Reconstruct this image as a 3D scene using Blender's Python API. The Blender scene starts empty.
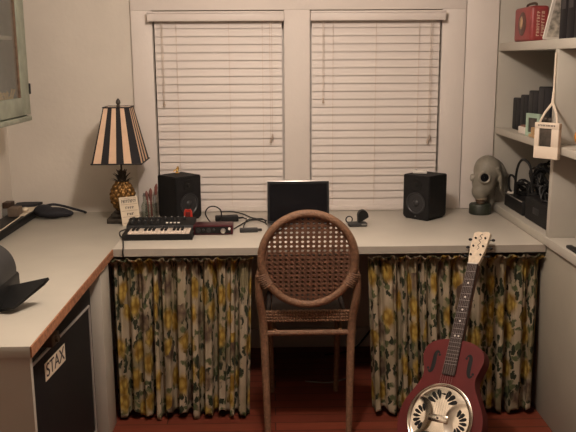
import bpy, bmesh, math, random
from mathutils import Vector, Matrix, Quaternion
random.seed(7)
PI = math.pi
S = bpy.context.scene
COL = S.collection

# ------------------------------------------------------------------ camera, world, light, exposure
cam = bpy.data.cameras.new('camera'); cam.sensor_width = 36; cam.lens = 768.56/576*36; cam.clip_start = .05
co = bpy.data.objects.new('camera', cam); COL.objects.link(co); S.camera = co
RM = Matrix(((0.99977, 0.01015, -0.01875), (-0.0204, 0.19888, -0.97981), (-0.00622, 0.97997, 0.19904)))
co.matrix_world = Matrix.Translation((0, -4.06, 1.577)) @ RM.to_4x4()
W = bpy.data.worlds.new('night'); S.world = W; W.use_nodes = True
W.node_tree.nodes['Background'].inputs[0].default_value = (.02, .025, .04, 1)
W.node_tree.nodes['Background'].inputs[1].default_value = .3
L = bpy.data.lights.new('ceiling_bulb', 'POINT'); L.energy = 74; L.color = (1, .84, .72); L.shadow_soft_size = .08
lo = bpy.data.objects.new('ceiling_bulb', L); COL.objects.link(lo); lo.location = (.02, -1.85, 2.26)
S.view_settings.view_transform = 'Standard'; S.view_settings.look = 'None'
S.view_settings.gamma = 1; S.view_settings.use_curve_mapping = False
S.view_settings.exposure = 0.0

# ------------------------------------------------------------------ materials
MATS = {}
def srgb(r, g, b):
    f = lambda c: (c/255/12.92 if c/255 <= .04045 else ((c/255+.055)/1.055)**2.4)
    return (f(r), f(g), f(b))
def mat(name, c, rough=.6, metal=0, var=.08, scale=12, bump=0, bscale=60, spec=.5, stretch=None, trans=0, coat=0):
    if name in MATS: return MATS[name]
    m = bpy.data.materials.new(name); m.use_nodes = True; nt = m.node_tree; N = nt.nodes; b = N['Principled BSDF']
    b.inputs['Roughness'].default_value = rough; b.inputs['Metallic'].default_value = metal
    b.inputs['Specular IOR Level'].default_value = spec
    b.inputs['Coat Weight'].default_value = coat
    if trans: b.inputs['Transmission Weight'].default_value = trans
    tc = N.new('ShaderNodeTexCoord'); mp = N.new('ShaderNodeMapping'); nt.links.new(tc.outputs['Object'], mp.inputs[0])
    if stretch: mp.inputs['Scale'].default_value = stretch
    no = N.new('ShaderNodeTexNoise'); no.inputs['Scale'].default_value = scale; no.inputs['Detail'].default_value = 5
    nt.links.new(mp.outputs[0], no.inputs['Vector'])
    r = N.new('ShaderNodeValToRGB'); e = r.color_ramp.elements
    e[0].position = .3; e[1].position = .7
    e[0].color = (*[v*(1-var) for v in c], 1); e[1].color = (*[min(1, v*(1+var)) for v in c], 1)
    nt.links.new(no.outputs['Fac'], r.inputs[0]); nt.links.new(r.outputs[0], b.inputs['Base Color'])
    if bump:
        n2 = N.new('ShaderNodeTexNoise'); n2.inputs['Scale'].default_value = bscale; n2.inputs['Detail'].default_value = 3
        nt.links.new(mp.outputs[0], n2.inputs['Vector'])
        bp = N.new('ShaderNodeBump'); bp.inputs['Strength'].default_value = bump; bp.inputs['Distance'].default_value = .01
        nt.links.new(n2.outputs['Fac'], bp.inputs['Height']); nt.links.new(bp.outputs[0], b.inputs['Normal'])
    MATS[name] = m
    return m

M_wall = mat('wall_paint', (.68, .62, .54), .75, var=.05, scale=3, bump=.12, bscale=45)
M_trim = mat('trim_paint', (.72, .655, .60), .6, var=.03, scale=4, bump=.12, bscale=60)
M_ceil = mat('ceiling_paint', (.7, .66, .6), .8, var=.02)
M_blind = mat('blind_vinyl', (.69, .625, .575), .5, var=.02, scale=5)
M_cord = mat('blind_cord', (.62, .52, .44), .8, var=.05)
M_lam = mat('white_laminate', (.56, .52, .45), .42, var=.05, scale=4, bump=.03)
M_ctr = mat('counter_laminate', (.46, .43, .365), .42, var=.06, scale=4, bump=.03)
M_edge = mat('raw_particleboard_edge', (.31, .135, .065), .8, var=.35, scale=60, bump=.3, bscale=200)
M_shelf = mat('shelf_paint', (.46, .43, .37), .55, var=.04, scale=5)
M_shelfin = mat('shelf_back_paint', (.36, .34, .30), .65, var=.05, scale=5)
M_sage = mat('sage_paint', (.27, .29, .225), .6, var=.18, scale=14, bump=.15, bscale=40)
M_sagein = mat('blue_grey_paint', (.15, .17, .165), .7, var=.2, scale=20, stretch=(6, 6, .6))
M_black = mat('black_plastic', (.010, .010, .010), .5, var=.2, scale=20, spec=.3)
M_vinyl = mat('black_vinyl', (.010, .0095, .010), .6, var=.25, scale=60, bump=.2, bscale=300, spec=.3)
M_dgrey = mat('dark_grey_plastic', (.028, .028, .028), .5, var=.2)
M_cone = mat('woofer_cone', (.028, .028, .030), .4, var=.1)
M_grey = mat('grey_plastic', (.20, .19, .175), .5, var=.2)
M_silver = mat('silver_metal', (.62, .60, .57), .35, metal=1, var=.04)
M_dull = mat('dull_aluminium_trim', (.36, .33, .30), .45, metal=.3, var=.1)
M_chrome = mat('chrome', (.80, .74, .64), .16, metal=1, var=.12, scale=30)
M_brass = mat('brass', (.75, .50, .16), .3, metal=1, var=.1)
M_bronze = mat('antique_gold', (.22, .115, .035), .4, metal=.75, var=.7, scale=70)
M_bronzed = mat('dark_bronze', (.055, .045, .035), .5, metal=.4, var=.4, scale=50)
M_screen = mat('screen_glass', (.010, .010, .012), .12, var=.1)
M_white = mat('white_plastic', (.75, .70, .63), .4, var=.03)
M_key = mat('ivory_keys', (.80, .68, .57), .35, var=.03)
M_red = mat('red_metal', (.085, .012, .018), .35, metal=.45, var=.15)
M_redp = mat('bright_red_plastic', (.5, .04, .025), .35, var=.2)
M_tin = mat('red_tin', (.26, .038, .036), .45, var=.22, scale=18)
M_tind = mat('tin_emblem', (.10, .04, .03), .5, var=.3, scale=40)
M_cream = mat('cream_paper', (.66, .56, .42), .8, var=.08, scale=20)
M_ink = mat('printed_ink', (.05, .04, .04), .8)
M_wick = mat('brown_wicker', (.20, .105, .058), .55, var=.3, scale=80, bump=.5, bscale=160)
M_wickd = mat('wicker_cane', (.17, .085, .05), .6, var=.3, scale=70, bump=.4, bscale=200)
M_gtr = mat('guitar_red', (.115, .018, .017), .5, var=.14, scale=8, spec=.2)
M_gtrs = mat('guitar_side_red', (.09, .013, .012), .5, var=.15, scale=8, spec=.2)
M_rose = mat('rosewood', (.032, .014, .010), .5, var=.3, scale=40, stretch=(4, 1, 4))
M_maple = mat('pearloid_headstock', (.66, .55, .42), .35, var=.14, scale=60)
M_neck = mat('mahogany', (.10, .035, .02), .45, var=.2)
M_hole = mat('hole_black', (.004, .004, .004), .8)
M_rub = mat('grey_rubber', (.215, .195, .155), .55, var=.22, scale=22, bump=.2, bscale=40)
M_olive = mat('olive_canister', (.024, .029, .019), .5, var=.25, scale=20)
M_shade = mat('shade_tan', (.68, .47, .32), .8, var=.06, scale=30)
M_shadek = mat('shade_black', (.010, .008, .010), .75, var=.2)
M_mint = mat('mint_paint', (.34, .46, .36), .6, var=.1)
M_photo = mat('dark_photograph', (.06, .05, .04), .4, var=.6, scale=30)
M_bind = mat('black_binder', (.007, .006, .008), .6, var=.3, spec=.25)
M_navy = mat('black_case', (.006, .007, .010), .5, var=.3, spec=.3)
M_gold = mat('orange_fabric', (.60, .24, .04), .8, var=.3, scale=40, bump=.4)
M_brown = mat('brown_leather', (.06, .03, .016), .5, var=.3)
M_tanw = mat('tan_wood', (.42, .27, .13), .6, var=.25, scale=20)
M_cloth = mat('black_nylon', (.012, .012, .017), .75, var=.3, bump=.4, bscale=60)
M_rib = mat('ribbon', (.72, .62, .50), .5, var=.06)
M_brush = mat('brush_red', (.20, .07, .055), .5, var=.4)
M_latch = mat('old_brass_latch', (.10, .065, .04), .45, metal=.6, var=.3)
M_night = mat('dark_outside', (.01, .01, .012), .9)

def glass_mat():
    m = bpy.data.materials.new('clear_glass'); m.use_nodes = True; nt = m.node_tree; N = nt.nodes; N.remove(N['Principled BSDF'])
    g = N.new('ShaderNodeBsdfGlossy'); g.inputs['Roughness'].default_value = .05
    t = N.new('ShaderNodeBsdfTransparent'); t.inputs[0].default_value = (.88, .90, .88, 1)
    fr = N.new('ShaderNodeLayerWeight'); fr.inputs[0].default_value = .12; x = N.new('ShaderNodeMixShader')
    nt.links.new(fr.outputs[1], x.inputs[0]); nt.links.new(t.outputs[0], x.inputs[1]); nt.links.new(g.outputs[0], x.inputs[2])
    nt.links.new(x.outputs[0], N['Material Output'].inputs[0]); return m
M_glass = glass_mat()

def floor_mat():
    m = bpy.data.materials.new('red_brown_planks'); m.use_nodes = True; nt = m.node_tree; N = nt.nodes; b = N['Principled BSDF']
    tc = N.new('ShaderNodeTexCoord')
    br = N.new('ShaderNodeTexBrick'); br.inputs['Scale'].default_value = 1; br.inputs['Brick Width'].default_value = 1.3
    br.inputs['Row Height'].default_value = .075; br.inputs['Mortar Size'].default_value = .0025
    br.inputs['Color1'].default_value = (.26, .060, .032, 1); br.inputs['Color2'].default_value = (.19, .042, .024, 1)
    br.inputs['Mortar'].default_value = (.02, .008, .005, 1); br.offset = .37
    nt.links.new(tc.outputs['Object'], br.inputs['Vector'])
    mp = N.new('ShaderNodeMapping'); mp.inputs['Scale'].default_value = (2, 30, 1); nt.links.new(tc.outputs['Object'], mp.inputs[0])
    no = N.new('ShaderNodeTexNoise'); no.inputs['Scale'].default_value = 3; no.inputs['Detail'].default_value = 6; nt.links.new(mp.outputs[0], no.inputs['Vector'])
    mx = N.new('ShaderNodeMix'); mx.data_type = 'RGBA'; mx.blend_type = 'MULTIPLY'; mx.inputs[0].default_value = .5
    nt.links.new(br.outputs['Color'], mx.inputs[6]); nt.links.new(no.outputs['Fac'], mx.inputs[7])
    nt.links.new(mx.outputs[2], b.inputs['Base Color']); b.inputs['Roughness'].default_value = .38
    return m
M_floor = floor_mat()

def floral():
    m = bpy.data.materials.new('floral_cotton'); m.use_nodes = True; nt = m.node_tree; N = nt.nodes; b = N['Principled BSDF']; k = nt.links.new
    b.inputs['Roughness'].default_value = .9; b.inputs['Specular IOR Level'].default_value = .1
    uv = N.new('ShaderNodeUVMap'); uv.uv_map = 'UVMap'
    no = N.new('ShaderNodeTexNoise'); no.inputs['Scale'].default_value = 34; no.inputs['Detail'].default_value = 4; k(uv.outputs[0], no.inputs['Vector'])
    def warp(amt):
        s = N.new('ShaderNodeVectorMath'); s.operation = 'SUBTRACT'; k(no.outputs['Color'], s.inputs[0]); s.inputs[1].default_value = (.5, .5, .5)
        q = N.new('ShaderNodeVectorMath'); q.operation = 'SCALE'; k(s.outputs[0], q.inputs[0]); q.inputs['Scale'].default_value = amt
        a = N.new('ShaderNodeVectorMath'); a.operation = 'ADD'; k(q.outputs[0], a.inputs[0]); k(uv.outputs[0], a.inputs[1]); return a.outputs[0]
    def vor(vec, scale, sc=(1, 1, 1), rot=0, feat='F1'):
        mp = N.new('ShaderNodeMapping'); mp.inputs['Scale'].default_value = sc; mp.inputs['Rotation'].default_value = (0, 0, rot); k(vec, mp.inputs[0])
        v = N.new('ShaderNodeTexVoronoi'); v.voronoi_dimensions = '2D'; v.feature = feat; v.inputs['Scale'].default_value = scale; k(mp.outputs[0], v.inputs['Vector']); return v
    def math_(op, a, c, c2=None):
        n = N.new('ShaderNodeMath'); n.operation = op
        for i, x in enumerate((a, c)):
            if isinstance(x, (int, float)): n.inputs[i].default_value = x
            else: k(x, n.inputs[i])
        return n.outputs[0]
    def step(x, lo_, hi):
        r = N.new('ShaderNodeMapRange'); r.inputs['From Min'].default_value = lo_; r.inputs['From Max'].default_value = hi; k(x, r.inputs[0]); return r.outputs[0]
    def mix(f, a, c):
        n = N.new('ShaderNodeMix'); n.data_type = 'RGBA'
        k(f, n.inputs[0])
        for i, x in ((6, a), (7, c)):
            if isinstance(x, tuple): n.inputs[i].default_value = (*x, 1)
            else: k(x, n.inputs[i])
        return n.outputs[2]
    w1 = warp(.035); w2 = warp(.014); w3 = warp(.028); w4 = warp(.055)
    fl = vor(w3, 7.5); pet = vor(w3, 26); lf = vor(w4, 30, (1, .6, 1), .8); lf2 = vor(w4, 30, (.6, 1, 1), -.5)
    sep = N.new('ShaderNodeSeparateColor'); k(fl.outputs['Color'], sep.inputs[0])
    sl = N.new('ShaderNodeSeparateColor'); k(lf.outputs['Color'], sl.inputs[0])
    sl2 = N.new('ShaderNodeSeparateColor'); k(lf2.outputs['Color'], sl2.inputs[0])
    base = (.375, .305, .215)
    # leaves: dark and mid olive
    d = fl.outputs['Distance']
    ring = math_('MULTIPLY', step(d, .24, .34), step(d, .95, .80))
    l1 = math_('MULTIPLY', step(lf.outputs['Distance'], .44, .36), math_('GREATER_THAN', sl.outputs[0], .55)); l1 = math_('MULTIPLY', l1, ring)
    l2 = math_('MULTIPLY', step(lf2.outputs['Distance'], .50, .30), math_('GREATER_THAN', sl2.outputs[0], .55)); l2 = math_('MULTIPLY', l2, ring)
    bn = N.new('ShaderNodeTexNoise'); bn.inputs['Scale'].default_value = 5; k(uv.outputs[0], bn.inputs['Vector'])
    wash = math_('MULTIPLY', step(bn.outputs['Fac'], .44, .66), .8)
    c = mix(wash, base, (.15, .125, .06)); c = mix(l2, c, (.085, .095, .045)); c = mix(l1, c, (.028, .033, .020))
    # blossoms
    pc = N.new('ShaderNodeValToRGB'); e = pc.color_ramp.elements
    e[0].position = .0; e[0].color = (.44, .31, .075, 1); e[1].position = .6; e[1].color = (.20, .115, .022, 1)
    k(pet.outputs['Distance'], pc.inputs[0])
    pb = N.new('ShaderNodeValToRGB'); e = pb.color_ramp.elements
    e[0].color = (.20, .15, .09, 1); e[1].position = .6; e[1].color = (.085, .055, .04, 1); k(pet.outputs['Distance'], pb.inputs[0])
    isy = math_('GREATER_THAN', sep.outputs[0], .30)
    col = mix(isy, pb.outputs[0], pc.outputs[0])
    has = math_('GREATER_THAN', sep.outputs[1], .18)
    fm = math_('MULTIPLY', step(d, .44, .24), has)
    c = mix(fm, c, col)
    k(c, b.inputs['Base Color'])
    b.inputs['Subsurface Weight'].default_value = 0
    return m
M_floral = floral()

# ------------------------------------------------------------------ mesh helpers
class MB:
    def __init__(s): s.bm = bmesh.new(); s.mi = 0
    def _v(s, pts): return [s.bm.verts.new(Vector(p)) for p in pts]
    def face(s, vs, mi=None):
        try:
            f = s.bm.faces.new(vs); f.material_index = s.mi if mi is None else mi; return f
        except ValueError: return None
    def box(s, x0, x1, y0, y1, z0, z1, M=None, bev=0, seg=2):
        t = bmesh.new()
        v = [t.verts.new((x, y, z)) for x in (x0, x1) for y in (y0, y1) for z in (z0, z1)]
        for q in ((0, 1, 3, 2), (4, 6, 7, 5), (0, 4, 5, 1), (2, 3, 7, 6), (0, 2, 6, 4), (1, 5, 7, 3)): t.faces.new([v[i] for i in q])
        if bev: bmesh.ops.bevel(t, geom=t.edges[:], offset=bev, segments=seg, affect='EDGES', profile=.5)
        s._merge(t, M); return s
    def _merge(s, t, M=None):
        if M is not None: bmesh.ops.transform(t, matrix=M, verts=t.verts)
        mp = {}
        for v in t.verts: mp[v] = s.bm.verts.new(v.co)
        for f in t.faces: s.face([mp[v] for v in f.verts])
        t.free()
    def tube(s, pts, r, n=8, cap=True, M=None, closed=False, flat=1):
        pts = [Vector(p) for p in pts]; k = len(pts); rs = r if isinstance(r, (list, tuple)) else [r]*k
        rings = []; up = None
        for i in range(k):
            if closed: t = pts[(i+1) % k]-pts[i-1]
            else: t = pts[min(i+1, k-1)]-pts[max(i-1, 0)]
            t.normalize()
            if up is None:
                up = Vector((0, 0, 1)) if abs(t.z) < .9 else Vector((0, 1, 0))
            a = t.cross(up)
            if a.length < 1e-6: a = t.orthogonal()
            a.normalize(); b = a.cross(t); up = b
            ring = []
            for j in range(n):
                p = pts[i]+(a*math.cos(2*PI*j/n)+b*math.sin(2*PI*j/n)*flat)*rs[i]
                ring.append(s.bm.verts.new(M @ p if M else p))
            rings.append(ring)
        for i in range(k if closed else k-1):
            A, B = rings[i], rings[(i+1) % k]
            for j in range(n): s.face([A[j], A[(j+1) % n], B[(j+1) % n], B[j]])
        if cap and not closed: s.face(rings[0][::-1]); s.face(rings[-1])
        return s
    def lathe(s, prof, n=24, M=None, cap=True, rx=1, ry=1):
        rings = []
        for r, z in prof:
            ring = []
            for j in range(n):
                p = Vector((r*rx*math.cos(2*PI*j/n), r*ry*math.sin(2*PI*j/n), z)); ring.append(s.bm.verts.new(M @ p if M else p))
            rings.append(ring)
        for A, B in zip(rings, rings[1:]):
            for j in range(n): s.face([A[j], A[(j+1) % n], B[(j+1) % n], B[j]])
        if cap: s.face(rings[0][::-1]); s.face(rings[-1])
        return s
    def prism(s, poly, z0, z1, M=None, mi_side=None):
        A = [s.bm.verts.new(M @ Vector((x, y, z0)) if M else (x, y, z0)) for x, y in poly]
        B = [s.bm.verts.new(M @ Vector((x, y, z1)) if M else (x, y, z1)) for x, y in poly]
        s.face(A[::-1]); s.face(B); n = len(poly)
        for i in range(n): s.face([A[i], A[(i+1) % n], B[(i+1) % n], B[i]], mi_side)
        return s
    def quad(s, a, b, c, d, mi=None): s.face(s._v((a, b, c, d)), mi); return s
    def ball(s, c, r, M=None, sub=2):
        t = bmesh.new(); bmesh.ops.create_icosphere(t, subdivisions=sub, radius=1)
        r = r if isinstance(r, (tuple, list)) else (r, r, r)
        T = Matrix.Translation(c) @ (M.to_4x4() if M else Matrix.Identity(4)) @ Matrix.Diagonal((*r, 1))
        s._merge(t, T); return s
    def build(s, name, m, parent=None, smooth=True, ang=35, uvs=None):
        bmesh.ops.recalc_face_normals(s.bm, faces=s.bm.faces[:])
        me = bpy.data.meshes.new(name); s.bm.to_mesh(me); s.bm.free()
        for q in (m if isinstance(m, (list, tuple)) else [m]): me.materials.append(q)
        if smooth:
            me.shade_smooth(); me.set_sharp_from_angle(angle=math.radians(ang))
        o = bpy.data.objects.new(name, me); COL.objects.link(o)
        if parent: o.parent = parent
        return o
def spline(pts, n=8, closed=False):
    P = [Vector(p) for p in pts]; k = len(P); out = []
    rng = range(k if closed else k-1)
    for i in rng:
        if closed: a, b, c, d = P[i-1], P[i], P[(i+1) % k], P[(i+2) % k]
        else: a, b, c, d = P[max(i-1, 0)], P[i], P[i+1], P[min(i+2, k-1)]
        for j in range(n):
            t = j/n
            out.append(.5*((2*b)+(c-a)*t+(2*a-5*b+4*c-d)*t*t+(3*b-a-3*c+d)*t**3))
    if not closed: out.append(P[-1])
    return out
def tag(o, label, cat, group=None):
    o['label'] = label; o['category'] = cat
    if group: o['group'] = group
    return o
def thing(name, label, cat, loc=(0, 0, 0), rz=0, group=None, mtx=None):
    o = bpy.data.objects.new(name, None); COL.objects.link(o); o.empty_display_size = .05
    if mtx is not None: o.matrix_world = mtx
    else: o.location = loc; o.rotation_euler = (0, 0, rz)
    return tag(o, label, cat, group)
def struct(o): o['kind'] = 'structure'; return o
def sbox(name, m, *b): return struct(MB().box(*b).build(name, m, smooth=False))
def copy_tree(o, parent=None):
    c = o.copy(); COL.objects.link(c)
    if parent: c.parent = parent
    for ch in [x for x in bpy.data.objects if x.parent == o]: copy_tree(ch, c)
    return c
def text_part(name, s, size, m, parent, M, ext=.0006):
    cu = bpy.data.curves.new(name, 'FONT'); cu.body = s; cu.size = size; cu.extrude = ext; cu.align_x = 'CENTER'; cu.align_y = 'CENTER'
    t = bpy.data.objects.new(name+'_tmp', cu); COL.objects.link(t)
    dg = bpy.context.evaluated_depsgraph_get(); me = bpy.data.meshes.new_from_object(t.evaluated_get(dg)); me.name = name
    bpy.data.objects.remove(t); bpy.data.curves.remove(cu)
    me.transform(M); me.materials.clear(); me.materials.append(m)
    o = bpy.data.objects.new(name, me); COL.objects.link(o); o.parent = parent; return o
def glyphs(mb, x0, x1, y, h, M, n, z=.0006):
    """small letter-like strokes too blurred to read"""
    w = (x1-x0)/n
    for i in range(n):
        a = x0+i*w; q = random.random()
        mb.box(a+.06*w, a+.38*w, y, y+h, 0, z, M)
        if q < .7: mb.box(a+.32*w, a+.78*w, y+(h*.8 if q < .35 else h*.4), y+(h if q < .35 else h*.6), 0, z, M)
        if q > .3: mb.box(a+.58*w, a+.78*w, y+(h*.45 if q > .6 else 0), y+h*.95, 0, z, M)
def cable(pts, r, label, m=None, n=6, name='cable', cat='cable', group=None):
    return tag(MB().tube(spline(pts, 8), r, n).build(name, m or M_black), label, cat, group)
T = Matrix.Translation
def Rz(a): return Matrix.Rotation(a, 4, 'Z')
def Rx(a): return Matrix.Rotation(a, 4, 'X')
def Ry(a): return Matrix.Rotation(a, 4, 'Y')

# ------------------------------------------------------------------ setting
XL, XR, YB, YF, ZC = -1.40, 1.56, .03, -6.5, 2.5
sbox('floor', M_floor, XL-.1, XR+.1, YF-.1, YB+.14, -.1, 0)
sbox('ceiling', M_ceil, XL-.1, XR+.1, YF-.1, YB+.14, ZC, ZC+.1)
sbox('wall_left', M_wall, XL-.1, XL, YF-.1, YB+.14, 0, ZC)
sbox('wall_right', M_wall, XR, XR+.1, YF-.1, YB+.14, 0, ZC)
sbox('wall_front', mat('low_bounce_paint', (.22, .17, .13), .7), XL, XR, YF-.1, YF, 0, ZC)  # unseen wall behind the camera, darkened and set back to cut bounced light
WO = ((-.612, .062), (.198, .880)); WZ0, WZ1 = .795, 1.828
w = MB()
for x0, x1, z0, z1 in ((XL, WO[0][0], 0, ZC), (WO[0][1], WO[1][0], 0, ZC), (WO[1][1], XR, 0, ZC),
                       (WO[0][0], WO[0][1], 0, WZ0), (WO[0][0], WO[0][1], WZ1, ZC), (WO[1][0], WO[1][1], 0, WZ0), (WO[1][0], WO[1][1], WZ1, ZC)):
    w.box(x0, x1, YB, YB+.12, z0, z1)
struct(w.build('wall_back', M_wall, smooth=False))
# casing boards round the windows
for i, (x0, x1, z0, z1) in enumerate(((-.722, -.613, .782, 1.829), (.063, .197, .782, 1.829), (.881, 1.004, .782, 1.829), (-.722, 1.004, 1.829, 2.3))):
    struct(MB().box(x0+.0008, x1-.0008, .008, YB, z0, z1-.0006, bev=.001).build('trim_%d' % (i+1), M_trim))
struct(MB().box(1.008, 1.175, .012, YB, .782, 2.3, bev=.002).build('trim_5', M_trim))
sbox('baseboard_back', M_trim, XL, 1.18, .012, YB, 0, .11)
for i, (x0, x1) in enumerate(WO):
    wn = bpy.data.objects.new('window_%d' % (i+1), None); COL.objects.link(wn); struct(wn); wn.location = ((x0+x1)/2, .1, WZ0)
    f = MB(); hw = (x1-x0)/2; hh = WZ1-WZ0
    for a in ((-hw, -hw+.04, 0, hh), (hw-.04, hw, 0, hh), (-hw+.04, hw-.04, 0, .05), (-hw+.04, hw-.04, hh-.04, hh), (-hw+.04, hw-.04, hh/2-.02, hh/2+.02)):
        f.box(a[0], a[1], -.012, .028, a[2], a[3])
    f.build('window_frame', M_trim, wn, smooth=False)
    MB().box(-hw+.03, hw-.03, .004, .008, .04, hh-.03).build('window_pane', M_glass, wn, smooth=False)

# ------------------------------------------------------------------ blinds
def blind(x0, x1, vx0, vx1, cords, tassels, label):
    t = thing('window_blind', label, 'blind', ((x0+x1)/2, 0, .80), group='closed white window blinds')
    cx = (x0+x1)/2; hw = (x1-x0)/2
    v = MB().box(vx0-cx, vx1-cx, -.045, -.020, .972, 1.018, bev=.003).box(vx0-cx, vx1-cx, -.050, -.02, 1.010, 1.020, bev=.002)
    v.box(vx0-cx, vx0-cx+.008, -.02, .005, .972, 1.018).box(vx1-cx-.008, vx1-cx, -.02, .005, .972, 1.018)
    v.build('valance', M_blind, t)
    MB().box(-hw+.004, hw-.004, -.012, .028, .978, 1.016).build('head_rail', M_blind, t, smooth=False)
    pitch = .0405; n = 24
    sl = None
    for i in range(n):
        z = .030+i*pitch
        m = MB()
        # tilted closed: lower edge towards the room
        front = [(.0052*u_ - b - .0012, zz) for u_, zz, b in [(-1+2*j/6, .0225*(-1+2*j/6), .0012*(1-(-1+2*j/6)**2)) for j in range(7)]]
        poly = front+[(y+.0026, zz) for y, zz in front[::-1]]
        MX = Matrix(((0, 0, 1, 0), (1, 0, 0, .006), (0, 1, 0, z), (0, 0, 0, 1)))
        m.prism(poly, -hw+.003, hw-.003, MX)
        m.build('slat', M_blind, t, ang=50)
    MB().box(-hw+.003, hw-.003, -.012, .014, -.018, .010, bev=.003).build('bottom_rail', M_blind, t)
    for x in cords: MB().tube([(x-cx, -.0135, .985), (x-cx, -.0135, .02)], .0011, 5).build('ladder_cord', M_cord, t)
    for xs, zb, two in tassels:
        c = MB()
        for d in ((-.005, .005) if two else (-.0035, .0035)):
            c.tube([(xs-cx+d, -.019, .975), (xs-cx+d*1.0, -.019, zb-.80+(.02 if d > 0 else 0))], .0013, 5)
        co_ = c.build('pull_cord' if two else 'tilt_cord', M_cord, t)
        for d in ((-.005, .005) if two else (0,)):
            zz = zb-.80+(.02 if d > 0 else 0)
            MB().lathe([(.002, .012), (.004, .008), (.0065, -.012), (.0060, -.016)], 10, T((xs-cx+d, -.019, zz))).build('tassel', mat('tassel_plastic', (.42, .33, .26), .5), co_)
    return t
blind(-.604, .054, -.630, .063, (-.489, -.22, -.049), ((-.561, 1.36, 0), (-.006, 1.165, 1)), 'white slatted blind closed over the left window, behind the lamp side speaker')
blind(.204, .872, .198, .888, (.315, .537, .759), ((.265, 1.37, 0), (.822, 1.155, 1)), 'white slatted blind closed over the right window, to the right of the laptop')

# ------------------------------------------------------------------ desk, side counter
ZT = .78
d = thing('desk', 'long pale laminate built-in desk running under the two windows', 'desk', (.25, -.40, 0))
MB().box(-.9495, .938, -.417, .428, ZT-.033, ZT, bev=.0015).build('desktop', M_lam, d)
MB().box(-.9495, .938, -.4205, -.4173, ZT-.033, ZT-.0008).build('front_edge', mat('edge_banding', (.37, .335, .28), .5, var=.05), d, smooth=False)
MB().box(-.9, .935, .39, .412, ZT-.09, ZT-.034).build('wall_cleat', M_tanw, d, smooth=False)
c = thing('side_counter', 'pale laminate counter along the left wall with a raw brown front edge', 'counter', (-1.04, -1.0, 0))
MB().box(-.359, .340, -.97, 1.028, ZT-.034, ZT, bev=.001).build('countertop', M_ctr, c)
MB().box(.3403, .3455, -.97, .178, ZT-.034, ZT-.0012).build('edge_band', M_edge, c, smooth=False)
MB().box(-.359, .333, -.955, -.935, 0, ZT-.034).build('end_panel', M_ctr, c, smooth=False)
MB().box(.275, .333, -.03, .125, 0, ZT-.034, bev=.002).build('support_post', M_ctr, c)
MB().prism([(0, 0), (.10, 0), (.0, -.07)], 0, .018, T((.20, -.957, ZT-.035)) @ Rx(PI/2) @ Ry(PI)).build('corner_brace', M_ctr, c, smooth=False)
MB().lathe([(.005, 0), (.005, .003), (.002, .004)], 10, T((.12, -.955, .70)) @ Rx(PI/2)).build('screw', M_ink, c)

# ------------------------------------------------------------------ bookcase
b = thing('bookcase', 'built-in off-white bookcase with open bays along the right wall', 'bookcase', (1.36, -.8, 0))
def bb(name, m, x0, x1, y0, y1, z0, z1, bev=.0015): return MB().box(x0-1.36, x1-1.36, y0+.8, y1+.8, z0, z1, bev=bev).build(name, m, b)
X0, X1, Y1 = 1.18, 1.53, -1.75
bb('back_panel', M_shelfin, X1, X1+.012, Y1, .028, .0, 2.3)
bb('side_panel', M_shelf, X0, X1, -.003, .028, .82, 2.3); bb('side_panel', M_shelf, X0, X1, Y1, Y1+.03, .82, 2.3)
bb('bottom_board', M_shelf, X0-.004, X1, Y1, .028, .782, .8195)
bb('shelf', M_shelf, X0, X1, Y1+.031, -.004, 1.188, 1.220); bb('shelf', M_shelf, X0, X1, Y1+.031, -.004, 1.615, 1.655); bb('top_board', M_shelf, X0, X1, Y1+.031, -.004, 2.05, 2.09)
bb('divider', M_shelf, X0+.002, X1, -.862, -.826, .8205, 1.1875); bb('divider', M_shelf, X0+.002, X1, -.846, -.810, 1.2205, 1.6145)
bb('base_panel', mat('base_paint', (.34, .31, .25), .55, var=.05, scale=5), X0+.012, X0+.035, Y1, .010, .0, .781)

# ------------------------------------------------------------------ wall cabinet, upper left
wc = thing('wall_cabinet', 'distressed sage green glass-door wall cabinet at upper left', 'cabinet', (-1.395, -.62, 1.30))
xf = .235; y0, y1 = -.60, .30; zt = .85
k = MB(); k.box(0, .012, y0, y1, .0, zt); k.box(.012, xf-.02, y1-.02, y1, 0, zt); k.box(.012, xf-.02, y0, y0+.02, 0, zt); k.box(.012, xf-.02, y0+.02, y1-.02, .03, .06); k.box(.012, xf-.02, y0+.02, y1-.02, zt-.02, zt)
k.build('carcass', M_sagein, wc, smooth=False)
MB().box(.0, xf+.004, y0-.01, y1+.002, .0, .024, bev=.004).build('bottom_moulding', M_sage, wc)
MB().box(.013, xf-.04, y0+.021, y1-.021, .376, .392, bev=.005).build('shelf', mat('cabinet_shelf', (.5, .47, .4), .6), wc)
dr = MB().box(xf-.02, xf, y1-.11, y1, .03, zt, bev=.003).box(xf-.02, xf, y0, y0+.09, .03, zt, bev=.003).box(xf-.02, xf, y0+.09, y1-.11, .03, .112, bev=.003).box(xf-.02, xf, y0+.09, y1-.11, zt-.08, zt, bev=.003)
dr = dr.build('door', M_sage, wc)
MB().box(xf-.022, xf-.006, y1-.122, y1-.111, .112, zt-.08).build('glazing_bead', mat('worn_wood', (.17, .10, .06), .7, var=.4, scale=40), dr, smooth=False)
MB().box(xf-.013, xf-.010, y0+.085, y1-.105, .105, zt-.075).build('glass_pane', M_glass, dr, smooth=False)
MB().box(xf-.004, xf+.006, y1-.006, y1+.008, .125, .175, bev=.002).build('hinge', M_black, dr)
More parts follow.
